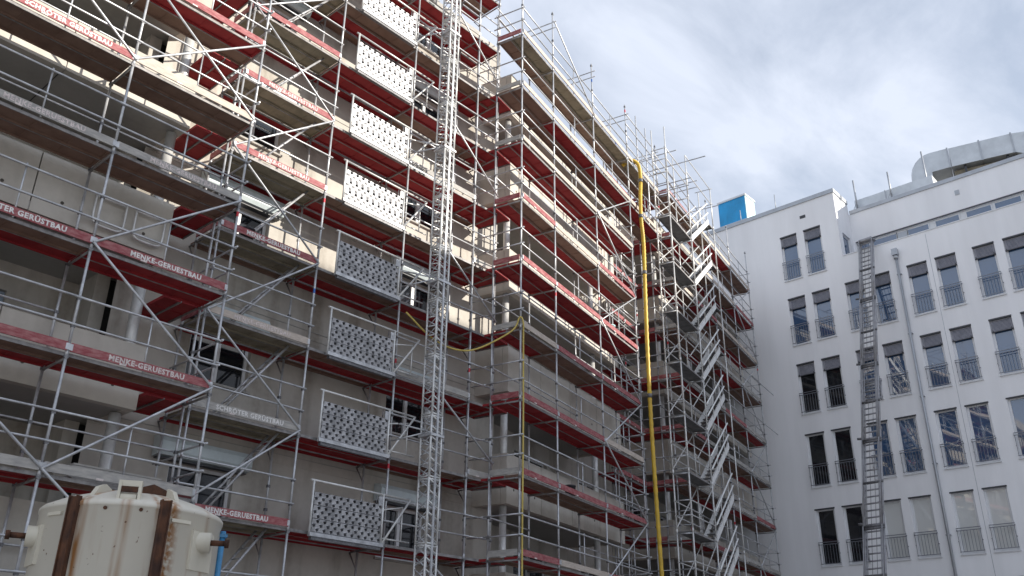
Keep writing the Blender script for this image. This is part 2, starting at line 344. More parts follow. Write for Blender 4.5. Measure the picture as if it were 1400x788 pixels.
# --- angled wing --------------------------------------------------------------
W2O = (W2.x, W2.y)
def wing_bay(s0, s1, n0, n1, tops, col_s, top_h):
    for k in tops:
        top = k == tops[-1]
        zt = FL(k) + 1.12 if not top else FL(k) + top_h
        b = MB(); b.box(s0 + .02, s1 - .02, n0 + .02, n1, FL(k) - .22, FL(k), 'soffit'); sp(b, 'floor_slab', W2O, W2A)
        m_ = max(2, round((s1 - s0) / 1.9)); xs = [s0 + i * (s1 - s0) / m_ for i in range(m_ + 1)]
        for i in range(m_): parapet(xs[i], xs[i + 1], n0, FL(k) - .24, zt, .18, 'concrete_pale', W2O, W2A, i % 2 == 0)
        b = MB(); b.box(s0 + .006, s0 + .18, n0 + .19, n1 - .02, FL(k) - .24, zt, 'concrete_pale')
        b.tube((s0 + .02, n0 + .5, FL(k) + .35), (s0 - .002, n0 + .5, FL(k) + .35), .035, 'tank_dark', 8); sp(b, 'balcony_parapet', W2O, W2A)
        b = MB(); b.box(s1 - .18, s1 - .006, n0 + .19, n1 - .02, FL(k) - .24, zt, 'concrete_pale'); sp(b, 'balcony_parapet', W2O, W2A)
        if not top:
            for s in col_s:
                p = w2(s, n0 + .28); c = MB(); c.tube((0, 0, 0), (0, 0, 2.88), .1, 'galv_white', 16); c.tube((0, 0, 0), (0, 0, .04), .17, 'galv_white', 12)
                o = sp(c, 'column', (p[0], p[1])); o.location.z = FL(k)
wing_bay(1.2, 9.0, 1.1, 3.2, [1, 2, 3, 4, 5, 6], (1.5, 7.4), 1.35)
wing_bay(12.6, 24.2, .72, 3.2, [1, 2, 3, 4, 5, 6], (12.95, 16.5, 20.5), 1.35)
wh = [(x, x + w, FL(k) + .05 if d else FL(k) + .95, FL(k) + 2.35) for k in range(0, 6) for x, w, d in ((2.0, 1.5, 1), (5.2, 2.2, 1), (9.9, 1.6, 0), (14.0, 2.0, 1), (17.8, 1.6, 1), (21.2, 1.6, 1))]
b = MB(); facade(b, .6, 24.8, 0, 19.2, wh, .25, 'concrete'); sp(b, 'wall', (w2(0, 3.2)[0], w2(0, 3.2)[1]), W2A)
o_ = w2(0, 3.2)
for h in wh: shell_window(*h, (o_[0], o_[1]), W2A)
b = MB(); b.box(4.6, 24.4, 3.5, 12, 19.2, 22.6, 'concrete'); b.box(4.5, 24.6, 3.4, 12.2, 22.6, 22.8, 'coping'); sp(b, 'penthouse', W2O, W2A)

# ================================================================== scaffolding
def standard_mesh():
    b = MB(); b.tube((0, 0, 0), (0, 0, 2.0), .0265, 'galv', 8); b.tube((0, 0, -.06), (0, 0, .07), .033, 'galv', 8)
    for z in (.48, .98): b.box(-.034, .034, -.03, .03, z - .03, z + .03, 'clamp')
    b.box(-.036, .036, -.03, .03, 1.90, 1.95, 'clamp'); return b.mesh('standard')
def plank_mesh(L, w, ply, ribs=True):
    b = MB(); e = .02
    b.box(e, L - e, .026, w - .026, -.022, -.002, ply)
    for y, mm in ((0, 'rim_steel'), (w - .025, ply)): b.box(e, L - e, y, y + .025, -.062, .0, mm)
    for x in (e + .001, L - e - .036): b.box(x, x + .035, .0255, w - .0255, -.055, -.0225, ply)
    if ribs:
        n = max(2, int(L / .55))
        for i in range(1, n): x = L * i / n; b.box(x - .02, x + .02, .0255, w - .0255, -.034, -.0225, ply)
    return b.mesh('deck_plank')
def toe_mesh(L, m):
    b = MB(); b.box(.03, L - .03, -.013, .013, .0, .155, m)
    for x in (0, L - .06): b.box(x, x + .06, -.018, .018, .02, .13, 'galv')
    b.box(L * .33, L * .33 + .12, -.0165, -.0135, -.005, .03, 'letter_faded'); return b.mesh('toe_board')
def text_mesh(txt, m):
    cu = bpy.data.curves.new('lettering', 'FONT'); cu.body = txt; cu.size = .135; cu.offset = .0055; cu.space_character = 1.12; cu.extrude = .0012; cu.resolution_u = 2
    t = bpy.data.objects.new('t', cu); C.objects.link(t); bpy.context.view_layer.update()
    me = bpy.data.meshes.new_from_object(t.evaluated_get(bpy.context.evaluated_depsgraph_get())); bpy.data.objects.remove(t); bpy.data.curves.remove(cu)
    xs = [v.co.x for v in me.vertices]; w = max(xs)
    for v in me.vertices: v.co = Vector((v.co.x, -v.co.z, v.co.y))
    me.materials.clear(); me.materials.append(M[m]); return me, w
T1, T2 = 'SCHR\u00d6TER GER\u00dcSTBAU', 'MENKE-GERUESTBAU'
def ladder_part(root, a, b_, w=.36, m='alu'):
    a = Vector(a); b_ = Vector(b_); o = MB(); d = b_ - a; L = d.length; side = Vector((0, 1, 0)) * w / 2
    for s in (-1, 1): o.tube(side * s, d + side * s, .028, m, 6)
    n = int(L / .28)
    for i in range(1, n): o.tube(d * (i / n) - side, d * (i / n) + side, .014, m, 5)
    return o.build('access_ladder', root, a)
def scaffold(name, label, org, rz, posts, depth, k0, k1, ply, toe, rails=None, inner_rails=False, zig=(), ends=(True, True), bracket=None, tall=1.15, skip_deck=lambda i, k: False, gates=None, ladders=(), top_open=False):
    root = tag(empty(name, (org[0], org[1], 0), rz), label, 'scaffold')
    me = cached('standard', standard_mesh)
    for i, s in enumerate(posts):
        for n in (0, depth):
            for k in range(k0, k1 + 1):
                o = link('standard', me, root, (s, n, LV(k)), random.uniform(-.1, .1))
                if k == k1 and n > 0: o.scale.z = .55
                elif k == k1: o.scale.z = tall * random.uniform(.92, 1.05)
                if n == 0 and random.random() < .16:
                    bnd = MB(); z = random.choice((.3, .75, 1.3, 1.7)); bnd.tube((0, 0, z), (0, 0, z + .11), .0285, random.choice(('tape_red', 'tape_red', 'tape_blue')), 8, cap=False); bnd.build('tape_band', o)
            jb = MB(); jb.tube((0, 0, 0), (0, 0, LV(k0)), .019, 'galv', 7); jb.box(-.075, .075, -.075, .075, 0, .01, 'galv'); jb.tube((0, 0, .3), (0, 0, .36), .04, 'clamp', 7); jb.build('base_jack', root, (s, n, .004))
        for k in range(k0, k1 + 1):
            pipe('transom', (s, -.03, LV(k) - .095), (s, depth + .03, LV(k) - .095), .024, 'rim_steel', root)
            if bracket: 
                pipe('bracket', (s, depth, LV(k) - .095), (s, depth + bracket, LV(k) - .095), .02, 'rim_steel', root)
                pipe('bracket', (s, depth, LV(k) - .5), (s, depth + bracket * .9, LV(k) - .12), .016, 'rim_steel', root, 6)
    for i in range(len(posts) - 1):
        a, c = posts[i], posts[i + 1]; L = c - a
        for k in range(k0, k1 + 1):
            z = LV(k)
            if not skip_deck(i, k):
                w = (depth - .03) / 2
                for j in (0, 1):
                    pk = ply(i, k, j); key = ('plank', round(L, 3), round(w, 3), pk)
                    link('deck_plank', cached(key, lambda: plank_mesh(L, w - .012, pk)), root, (a, .01 + j * (w + .005), z + random.uniform(-.004, .004)))
                if bracket:
                    pk = 'red_ply' if (i + k) % 5 else 'brown_ply'; key = ('plank', round(L, 3), 'b', round(bracket, 2), pk)
                    link('deck_plank', cached(key, lambda: plank_mesh(L, bracket - .03, pk, False)), root, (a, depth + .035, z - .003))
                tb = toe(i, k)
                if tb:
                    o = link('toe_board', cached(('toe', round(L, 3), tb[0]), lambda: toe_mesh(L, tb[0])), root, (a, -.038, z + .012 + random.uniform(0, .012)))
                    o.rotation_euler.y = random.uniform(-.004, .004)
                    if len(tb) > 1:
                        fm = tb[2] if len(tb) > 2 else 'letter_white'
                        tm, tw = cached(('txt', tb[1], fm), lambda: text_mesh(tb[1], fm))
                        sc_ = min(1.0, (L - .35) / tw); t = link('lettering', tm, o, ((L - tw * sc_) * .5 + .05, -.0155, .032)); t.scale = (sc_, 1, 1)
            rl = (.5, 1.0) if rails is None else rails(i, k)
            for h in rl:
                e = random.uniform(0, .06)
                pipe('guardrail', (a - .04 - e, -.03, z + h + random.uniform(-.008, .008)), (c + .04 + random.uniform(0, .05), -.03, z + h + random.uniform(-.008, .008)), .021, 'galv', root)
            if rl and L > 2.5 and inner_rails: pipe('guard_post', (a + L * .5, -.005, z), (a + L * .5, -.005, z + 1.06), .017, 'galv', root, 6)
            if rl and inner_rails and (i + k) % 3:
                pipe('guardrail', (a, depth + .03, z + 1.0), (c, depth + .03, z + 1.0), .021, 'galv', root)
    for side, on in ((0, ends[0]), (len(posts) - 1, ends[1])):
        if on:
            s = posts[side] + (-.04 if side == 0 else .04)
            for k in range(k0, k1 + 1):
                for h in (.5, 1.0): pipe('end_guardrail', (s, -.12, LV(k) + h), (s, depth + .12, LV(k) + h), .021, 'galv', root)
                eb = MB(); eb.box(s - .013, s + .013, .03, depth - .03, LV(k) + .012, LV(k) + .165, random.choice(('red_board', 'grey_board', 'red_board'))); eb.build('toe_board', root)
    for (i, ka, kb) in zig:                                         # diagonal from post i at deck ka to post i+1 at deck kb
        pipe('diagonal_brace', (posts[i], -.06, LV(ka) + .05), (posts[i + 1], -.06, LV(kb) + .05), .024, 'galv', root)
    for i, k, fa, fb in ladders:
        a, c = posts[i], posts[i + 1]
        ladder_part(root, (a + (c - a) * fa, depth * .5, LV(k)), (a + (c - a) * fb, depth * .5, LV(k + 1)))
    return root
# left scaffold in front of the balconies
lp = [8.13 - 2.66 * i for i in range(5)][::-1]; lp0 = lp[0]; LPOST = [x - lp0 for x in lp]
def toe_left(i, k):
    t = {(2, 6): ('red_board', T1), (2, 5): ('grey_board', T2, 'letter_faded'), (2, 4): ('red_board', T1), (3, 4): ('red_board', T2), (3, 3): ('red_board', T2, 'letter_faded'), (3, 6): ('pale_board',), (3, 5): ('grey_board', T2, 'letter_faded'), (2, 3): ('red_board',), (2, 2): ('grey_board',), (3, 2): ('grey_board',), (3, 7): ('red_board',), (2, 7): ('red_board', T2)}
    return t.get((i, k), ('red_board',) if (i + k) % 2 else ('grey_board',))
scaffold('facade_scaffold', 'scaffold with lettered red toe boards in front of the balconies behind the rusty tank', (lp0, 14.9), 0, LPOST, .9, 0, 9,
         lambda i, k, j: ('red_ply' if k in (2, 3, 4, 8) else 'brown_ply') if j else ('red_ply' if (k in (4, 7) and i == 3) else 'brown_ply' if (i + k) % 2 else 'red_ply' if k == 2 else 'brown_ply'), toe_left,
         inner_rails=True, zig=[(3, 2, 3), (3, 4, 5), (3, 6, 7), (2, 3, 2), (2, 7, 6)], ends=(False, True), tall=1.0)
sr = bpy.data.objects['facade_scaffold']
for k in range(0, 10):                                               # boards that bridge from the balcony scaffold to the recessed wall
    for j in (0, 1): link('deck_plank', cached(('plankl',), lambda: plank_mesh(1.3, .38, 'red_ply')), sr, (LPOST[4] - .38 + j * .39 + .0, .92, LV(k) - .006), R(90))
for (ka, kb) in ((4, 3), (7, 6), (2, 1)): pipe('diagonal_brace', (LPOST[3], -.06, LV(ka) + .05), (LPOST[4], -.06, LV(kb) + .05), .024, 'galv', sr)
# recessed main wall scaffold
mpost = [8.38, 10.95, 13.52, 16.09, 17.0]; MP = [x - 8.38 for x in mpost]
def ply_main(i, k, j):
    if i == 0: return 'olive_ply'
    if i == 1: return 'red_ply' if (j == 1 or k in (2, 3, 8, 7)) else 'brown_ply'
    return 'red_ply' if (k + j) % 3 else 'brown_ply'
def toe_main(i, k):
    if i == 0: return {5: ('red_board', T2), 4: ('pale_board', T2, 'letter_faded'), 3: ('grey_board', T1), 2: ('red_board', T2), 6: ('red_board', T2, 'letter_faded'), 7: ('red_board', T2, 'letter_faded'), 8: ('red_board',)}.get(k, ('red_board',))
    if i == 1: return None
    return ('grey_board',) if (k + i) % 3 == 0 else None
scaffold('facade_scaffold', 'scaffold along the recessed concrete wall, carrying the column of perforated gates', (8.38, 16.05), 0, MP, .9, 0, 11, ply_main, toe_main,
         rails=lambda i, k: () if i == 1 else (.5, 1.0), zig=[(0, k, k + 1) if k % 4 == 2 else (0, k, k + 1) for k in (2, 4, 6, 8)], bracket=.3, ends=(True, False),
         ladders=[(0, k, .28, .88) for k in range(1, 10)])
sr = bpy.data.objects['facade_scaffold.001']
for k in (3, 5, 7, 9): pipe('diagonal_brace', (MP[1], -.06, LV(k) + .05), (MP[0], -.06, LV(k + 1) + .05), .024, 'galv', sr)
# angled wing, first bay
P2 = [0, 2.07, 5.14, 8.21, 11.35]
def ply_w(i, k, j): 
    if k == 10: return 'brown_ply' if j else 'olive_ply'
    return 'brown_ply' if (i == 0 and j == 0 and k % 2) or (i == 1 and (k in (5, 3))) or (i * 7 + k * 3 + j) % 7 == 0 else 'red_ply'
def toe_w(i, k): return ('pale_board',) if k >= 8 or (i + 2 * k) % 5 == 0 else ('red_board',)
sr = scaffold('facade_scaffold', 'scaffold round the angled balcony wing with the yellow hose at its end', W2O, W2A, P2, .9, 0, 10, ply_w, toe_w,
         zig=[(2, k, k + 1) for k in (0, 2, 4, 6, 8)] + [(2, k + 1, k) for k in (1, 3, 5, 7)] + [(1, 11, 10)], tall=1.2, inner_rails=True, skip_deck=lambda i, k: i == 3 and k < 9, rails=lambda i, k: () if i == 3 and k < 9 else (.5, 1.0), ends=(True, False))
for k in range(0, 9):
    for h in (.5, 1.0): pipe('end_guardrail', (8.25, -.12, LV(k) + h), (8.25, 1.02, LV(k) + h), .0195, 'galv', sr)
for i, s in enumerate(P2):
    for h in (1.75, 2.0): pipe('transom', (s, -.15, LV(10) + h), (s, 1.05, LV(10) + h), .02, 'galv', sr)
for h in (1.6, 1.95): pipe('guardrail', (-.1, .9, LV(10) + h - .6), (8.3, .9, LV(10) + h - .6), .0195, 'galv', sr)
for s in (9.3, 10.3):
    pipe('standard', (s, .0, LV(9) + .3), (s, .0, LV(11) + .6), .0265, 'galv', sr)
for h in (1.5, 2.0): pipe('guardrail', (8.1, -.04, LV(10) + h), (11.3, -.04, LV(10) + h), .021, 'galv', sr)
for h in (.5,): pipe('guardrail', (8.1, .93, LV(10) + h), (11.3, .93, LV(10) + h), .021, 'galv', sr)
pipe('ledger', (8.1, .0, LV(10) - .1), (11.3, .0, LV(10) - .1), .024, 'galv', sr); pipe('ledger', (8.1, .9, LV(10) - .1), (11.3, .9, LV(10) - .1), .024, 'galv', sr)
# decks and rails on the return side of the wing
for k in range(0, 10):
    key = ('plankr',); o = link('deck_plank', cached(key, lambda: plank_mesh(1.12, .9, 'red_ply')), sr, (.95, .93, LV(k) - .004), R(90))
    pipe('guardrail', (-.04, .85, LV(k) + 1.0), (-.04, 1.55, LV(k) + 1.0), .0195, 'galv', sr); pipe('guardrail', (-.04, .85, LV(k) + .5), (-.04, 1.5, LV(k) + .5), .0195, 'galv', sr)
    link('standard', cached('standard', standard_mesh), sr, (-.02, 1.62, LV(k)), .2)
# between: link scaffold in the recess
sr = scaffold('facade_scaffold', 'narrow scaffold in the recess between the two balcony wings', (w2(8.75, 1.25)[0], w2(8.75, 1.25)[1]), W2A, [0, 1.35, 2.7], .7, 0, 10, lambda i, k, j: 'red_ply', lambda i, k: ('red_board',) if k % 3 else None, ends=(False, False))
# far bay
P3 = [0, 2.57, 5.14, 8.21, 11.3]
sr = scaffold('facade_scaffold', 'scaffold on the far balcony wing reaching to the white building', (w2(11.5, -.38)[0], w2(11.5, -.38)[1]), W2A, P3, .9, 0, 10,
         lambda i, k, j: 'red_ply' if (i + k + j) % 3 == 0 else 'brown_ply', lambda i, k: ('red_board',) if (i * 2 + k) % 5 == 0 else ('pale_board',) if k > 7 else ('grey_board',), inner_rails=True, zig=[(3, k, k + 1) for k in (1, 3, 5, 7, 9)] + [(3, k + 1, k) for k in (2, 4, 6, 8)], tall=1.15)
for k in range(0, 11):
    link('deck_plank', cached(('plankf',), lambda: plank_mesh(1.5, .9, 'red_ply')), sr, (.95, .93, LV(k) - .004), R(90))
    for h in (.5, 1.0): pipe('guardrail', (-.05, .8, LV(k) + h), (-.05, 2.5, LV(k) + h), .0195, 'galv', sr)
    tb = MB(); tb.box(-.02, .01, .93, 2.4, LV(k) + .012, LV(k) + .165, 'red_board'); tb.build('toe_board', sr)
    if k in (6, 7): 
        pipe('loose_tube', (9.0, -.3, LV(k) + .7), (12.4, -.35, LV(k) + .7), .024, 'galv', sr)
for (n0, n1, s, z) in ((1.6, -1.7, .1, 22.1), (1.4, -1.0, .15, 21.3), (1.4, -.9, .1, 20.95), (1.2, -.5, .05, 22.75), (1.2, -.5, 2.57, 22.6), (1.2, -.5, 2.6, 22.3), (1.2, -.6, 5.14, 22.6)): pipe('loose_tube', (s, n0, z), (s, n1, z), .024, 'galv', sr)

# ------------------------------------------------------------------ stair tower
st = tag(empty('stair_tower', w2(9.75, -1.02), W2A), 'aluminium scaffold stair tower with white stringers in front of the far wing', 'stair tower')
SX = [0, 2.4, 5.6]; 
for s in SX:
    for n in (0, 0.56):
        for k in range(0, 11): link('standard', cached('standard_w', lambda: (lambda b: (b.tube((0, 0, 0), (0, 0, 2), .027, 'galv_white', 8), b.tube((0, 0, -.06), (0, 0, .07), .034, 'galv_white', 8), b.mesh('standard'))[2])(MB())), st, (s, n, LV(k)))
        jb = MB(); jb.tube((0, 0, 0), (0, 0, LV(0)), .02, 'galv', 7); jb.box(-.08, .08, -.08, .08, 0, .01, 'galv'); jb.build('base_jack', st, (s, n, .004))
for k in range(0, 11):
    z = LV(k)
    if k < 10: link('landing', cached('landing', lambda: plank_mesh(2.35, .52, 'deck_grey')), st, (.02, .02, z))
    link('landing', cached('landing2', lambda: plank_mesh(.62, .52, 'deck_grey')), st, (4.98, .02, z))
    for n in (0, 0.56):
        for h in (.5, 1.0): pipe('guardrail', (-.05, n, z + h), (2.45, n, z + h), .02, 'galv_white', st)
    for h in (.5, 1.0): pipe('guardrail', (-.02, -.05, z + h), (-.02, .6, z + h), .02, 'galv', st)
    pipe('transom', (0, 0, z - .09), (0, 0.56, z - .09), .024, 'galv', st); pipe('transom', (2.4, 0, z - .09), (2.4, 0.56, z - .09), .024, 'galv', st)
    if k < 10:
        fl = link('stair_flight', cached('flight', lambda: (lambda b: ([b.prism([(2.38, -.16), (2.38, .10), (4.95, 2.12), (4.95, 1.86)], y, y + .05, 'stringer') for y in (.0, .46)], [b.box(2.5 + i * .28, 2.72 + i * .28, .052, .46, .20 * (i + .6) - .02, .20 * (i + .6), 'deck_grey') for i in range(9)], b.mesh('stair_flight'))[2])(MB())), st, (0, 0, z))
        for h in (.55, 1.02): pipe('handrail', (2.5, -.02, z + h), (4.9, -.02, z + 1.86 + h), .032, 'stringer', st)
        pipe('handrail', (2.5, .5, z + 1.0), (4.9, .5, z + 1.9 + 1.0), .024, 'galv_white', st)
        pipe('baluster', (3.3, .0, z + .65), (3.3, .0, z + 1.65), .016, 'galv_white', st); pipe('baluster', (4.3, .0, z + 1.4), (4.3, .0, z + 2.4), .016, 'galv_white', st)
        pipe('diagonal_brace', (0, 0.56, z + .1), (2.4, 0.56, z + 1.9), .022, 'galv_white', st)
for h in (1.2, 2.0): pipe('guardrail', (2.4, 0, LV(10) + h), (5.6, 0, LV(10) + h), .02, 'galv_white', st); pipe('guardrail', (5.6, -.1, LV(10) + h), (5.6, .7, LV(10) + h), .02, 'galv', st)

# ------------------------------------------------------------------ hoist mast
U0, V0, MW = 14.03, 15.2, .34
mast = tag(empty('hoist_mast', (U0, V0, 0)), 'square lattice hoist mast of galvanised steel standing before the recessed scaffold', 'hoist mast')
def mast_mesh():
    b = MB(); H = 1.5
    for x in (0, MW):
        for y in (0, MW): b.tube((x, y, 0), (x, y, H), .026, 'galv_white', 8)
    n = 6; h = H / n
    for i in range(n):
        z = i * h
        for (p, q) in (((0, 0), (MW, 0)), ((MW, MW), (0, MW))):
            b.tube((p[0], p[1], z + h * .9), (q[0], q[1], z + h * .25), .019, 'galv_white', 6)
        for (p, q) in (((0, 0), (0, MW)), ((MW, 0), (MW, MW))):
            b.tube((p[0], p[1], z + .02), (q[0], q[1], z + h * .95), .016, 'galv', 6); b.tube((p[0], p[1], z + h * .95), (q[0], q[1], z + .02), .012, 'galv', 6)
    for z in (.03, H - .03):
        for (p, q) in (((0, 0), (MW, 0)), ((MW, 0), (MW, MW)), ((MW, MW), (0, MW)), ((0, MW), (0, 0))): b.tube((*p, z), (*q, z), .022, 'galv_white', 6)
    b.box(MW * .42, MW * .58, -.04, -.01, 0, H, 'galv'); return b.mesh('mast_section')
for i in range(16): link('mast_section', cached('mast', mast_mesh), mast, (0, 0, .25 + i * 1.5))
b = MB(); b.box(-.5, MW + .5, -.5, MW + .5, .004, .25, 'galv'); b.build('base_frame', mast)
for k in (1, 3, 5, 7, 9):
    z = LV(k) + .35
    pipe('wall_tie', (MW, .1, z + 1.2), (16.75 - U0, 15.75 - V0, z), .024, 'galv', mast)
    pipe('wall_tie', (0, .2, z + .2), (13.52 - U0, 16.0 - V0, z), .02, 'galv', mast); pipe('wall_tie', (0, .2, z + .25), (13.52 - U0, 16.0 - V0, z + .45), .02, 'galv', mast)
    cb = MB(); cb.box(-.05, MW + .05, -.05, MW + .05, z + .1, z + .16, 'galv'); cb.build('tie_collar', mast)

# ------------------------------------------------------------------ perforated loading gates, one per deck
def perf_mesh():
    b = MB(); nx, ny = 20, 3; L, H = 1.86, .262; cx, cz = L / nx, H / ny
    for i in range(nx):
        for j in range(ny):
            x0, x1, a, c = i * cx, (i + 1) * cx, j * cz, (j + 1) * cz; d = -.012 if (i + j) % 2 else .0
            if (i + j) % 2:
                mx_, mz_ = (x0 + x1) / 2, (a + c) / 2; q = .485
                P = [(x0, 0, a), (x1, 0, a), (x1, 0, c), (x0, 0, c)]; Q = [(x0 + cx * .30, d, a + cz * .05), (x1 - cx * .02, d, a + cz * .30), (x1 - cx * .30, d, c - cz * .05), (x0 + cx * .02, d, c - cz * .30)]
                b.face([P[0], P[1], Q[0]], 'alu'); b.face([P[1], Q[1], Q[0]], 'alu'); b.face([P[1], P[2], Q[1]], 'alu'); b.face([P[2], Q[2], Q[1]], 'alu')
                b.face([P[2], P[3], Q[2]], 'alu'); b.face([P[3], Q[3], Q[2]], 'alu'); b.face([P[3], P[0], Q[3]], 'alu'); b.face([P[0], Q[0], Q[3]], 'alu')
            else: b.face([(x0, 0, a), (x1, 0, a), (x1, -.02, c), (x0, -.02, c)], 'alu')
    for z in (0, H): b.box(0, L, -.004, .05, z - .006, z + .006, 'clamp')
    b.face([(0, .05, 0), (L, .05, 0), (L, .05, H), (0, .05, H)], 'clamp')  # dark backing sheet paints the shade seen through the holes
    return b.mesh('perforated_plank')
def gate_frame():
    b = MB(); g = 'galv_white'
    for x in (-.04, 1.90): b.tube((x, 0, -.08), (x, 0, 1.08), .026, g, 8)
    b.tube((-.12, 0, 1.06), (2.72, 0, 1.06), .024, g, 8); b.tube((1.9, 0, .72), (2.5, 0, .86), .016, g, 6)
    b.tube((1.92, -.01, -.02), (2.70, -.01, 1.05), .026, g, 8)
    b.tube((1.9, .02, .1), (2.75, .02, .1), .018, g, 6); b.tube((2.5, .02, .1), (2.5, .02, .84), .018, g, 6)
    b.box(-.06, 1.94, -.05, .03, -.10, -.02, 'galv'); b.box(.0, 1.88, -.03, .06, -.17, -.105, 'clamp')
    b.box(1.76, 1.86, -.02, .02, .80, 1.0, 'galv'); b.tube((1.70, 0, .80), (1.70, 0, 1.0), .012, 'clamp', 6)
    return b.mesh('gate_frame')
ordn = ['lowest', 'second', 'third', 'fourth', 'fifth', 'sixth', 'seventh', 'eighth', 'topmost']
for i, k in enumerate(range(2, 11)):
    g = tag(empty('loading_gate', (11.42, 15.9, LV(k) - .02), R(random.uniform(-.4, .4))), ('%s perforated silver loading gate of the column beside the hoist mast' % ordn[i]) if i in (0, 8) else '%s perforated silver loading gate up, counting from the lowest, beside hoist mast' % ordn[i], 'gate', 'perforated loading gates on the scaffold decks')
    link('gate_frame', cached('gf', gate_frame), g)
    for j in range(3): link('perforated_plank', cached('perf', perf_mesh), g, (0, 0, .0 + j * .278))

# ------------------------------------------------------------------ bent tube guard frames hung on the balcony rail
for i, (x, y, z) in enumerate(((6.02, 15.86, 9.72), (6.82, 15.86, 9.72))):
    b = MB(); b.path(smooth([(-.30, 0, .62), (-.30, 0, .2), (-.28, 0, .05), (-.2, 0, -.02), (0, 0, -.03), (.2, 0, -.02), (.28, 0, .05), (.30, 0, .2), (.30, 0, .62)], 4), .024, 'galv_white', 7); b.tube((-.3, 0, .56), (.3, 0, .56), .018, 'galv_white', 6)
    tag(b.build('guard_frame', None, (x, y, z)), 'bent white tube frame hanging at the concrete balcony parapet, ' + ('beside the steel column' if i else 'farther from the steel column'), 'guard frame', 'bent tube frames at the balcony')
# ------------------------------------------------------------------ hoses
hp = smooth([w2(8.55, .35, 20.7), w2(8.65, .05, 20.9), w2(8.85, -.18, 20.75), w2(8.98, -.2, 20.2), w2(8.85, -.2, 19.3), w2(8.79, -.2, 18.3), w2(8.9, -.2, 17.2), w2(8.78, -.2, 15.2), w2(8.66, -.2, 12.3), w2(8.66, -.2, 9.2), w2(8.82, -.2, 5.2), w2(8.9, -.25, 2), w2(9.0, -.4, .12)], 22)
b = MB(); b.path([p - Vector(w2(9, -.4)) for p in hp], lambda j: .078 if j % 2 else .064, 'yellow', 10)
dh = b.build('debris_hose', None, w2(9, -.4))
for t_ in range(70, len(hp) - 20, 38):
    c_ = MB(); d_ = (hp[t_ + 1] - hp[t_]).normalized() * .07; c_.tube(-d_, d_, .088, 'clamp', 12); c_.build('coupling', dh, hp[t_] - Vector(w2(9, -.4)))
tag(dh, 'thick yellow ribbed hose hanging down the end of the angled wing scaffold', 'hose')
q = w2(0, -.09)
hp = smooth([(13.5, 15.75, 10.35), (14.26, 15.6, 9.86), (15.04, 15.55, 9.76), (15.84, 15.5, 10.0), (16.6, 15.0, 10.6), (q[0] - .1, q[1] + .05, 11.0), (q[0] - .03, q[1] - .02, 10.85), (q[0], q[1], 10.3), (q[0] + .01, q[1], 8), (q[0] - .01, q[1], 5), (q[0], q[1], 2), (q[0] - .1, q[1] - .1, .06)], 10)
b = MB(); b.path([p - Vector((q[0], q[1], 0)) for p in hp], .024, 'yellow_old', 7)
tag(b.build('water_hose', None, (q[0], q[1], 0)), 'thin yellow hose sagging past the hoist mast, then down the corner post', 'hose')

# ------------------------------------------------------------------ loose site material on the decks
def bucket(p, col, label):
    b = MB(); b.lathe([(0, 0), (.12, 0), (.155, .30), (.165, .30), (.165, .33), (.15, .33), (.14, .04), (0, .04)], col, 16); b.path(smooth([(-.16, 0, .31), (-.1, 0, .14), (0, -.17, .06), (.1, 0, .14), (.16, 0, .31)], 4), .006, 'clamp', 5)
    tag(b.build('bucket', None, p, random.uniform(0, 6)), label, 'bucket')
def q2(s, n, k): x = w2(s, n); return (x[0], x[1], LV(k) + .004)
bucket((9.2, 16.3, LV(5) + .004), 'anthracite', 'black mortar bucket on the deck beside the access ladder')
bucket(q2(3.2, .2, 3), 'anthracite', 'black mortar bucket behind the toe board on the angled wing, low deck')
bucket(q2(6.4, .18, 6), 'sunlit_tarp_pale_plastic', 'pale plastic bucket on the angled wing deck near the yellow hose')
def board_stack(p, rz, L, n, label, m='wood'):
    e = tag(empty('board_stack', p, rz), label, 'boards')
    for i in range(n):
        b = MB(); b.box(random.uniform(0, .15), L + random.uniform(-.1, .2), random.uniform(0, .03), .24, i * .034, i * .034 + .03, m); b.build('board', e)
board_stack((w2(5.6, .25)[0], w2(5.6, .25)[1], LV(8) + .004), W2A, 2.1, 9, 'pile of pale wooden boards on an upper deck of the angled wing')
board_stack((w2(2.5, .2)[0], w2(2.5, .2)[1], LV(5) + .004), W2A, 1.9, 8, 'pile of grey boards on a middle deck of the angled wing', 'grey_board')
board_stack((6.0, 15.15, LV(2) + .004), 0, 1.7, 9, 'pile of grey boards on the scaffold deck just above the silo', 'grey_board')
for i, (s_, k) in enumerate(((6.6, 2), (6.9, 2), (6.75, 2))):
    b = MB(); nseg = 8; z0_ = .13 * (i // 2)
    b.prism([(-.30, .02), (-.26, .0), (.26, .0), (.30, .02), (.31, .07), (.26, .115), (0, .125), (-.26, .115), (-.31, .07)], -.19, .19, 'pale_board')
    x_ = w2(6.2 + i * .66 if i < 2 else 6.52, .3); tag(b.build('cement_bag', None, (x_[0], x_[1], LV(2) + .004 + (.128 if i == 2 else 0)), W2A + random.uniform(-.1, .1)), 'pale paper cement bag behind a toe board, ' + ('lower one nearer the corner post', 'lower one nearer the yellow hose', 'lying on top of two others')[i], 'bag', 'cement bags on the angled wing')
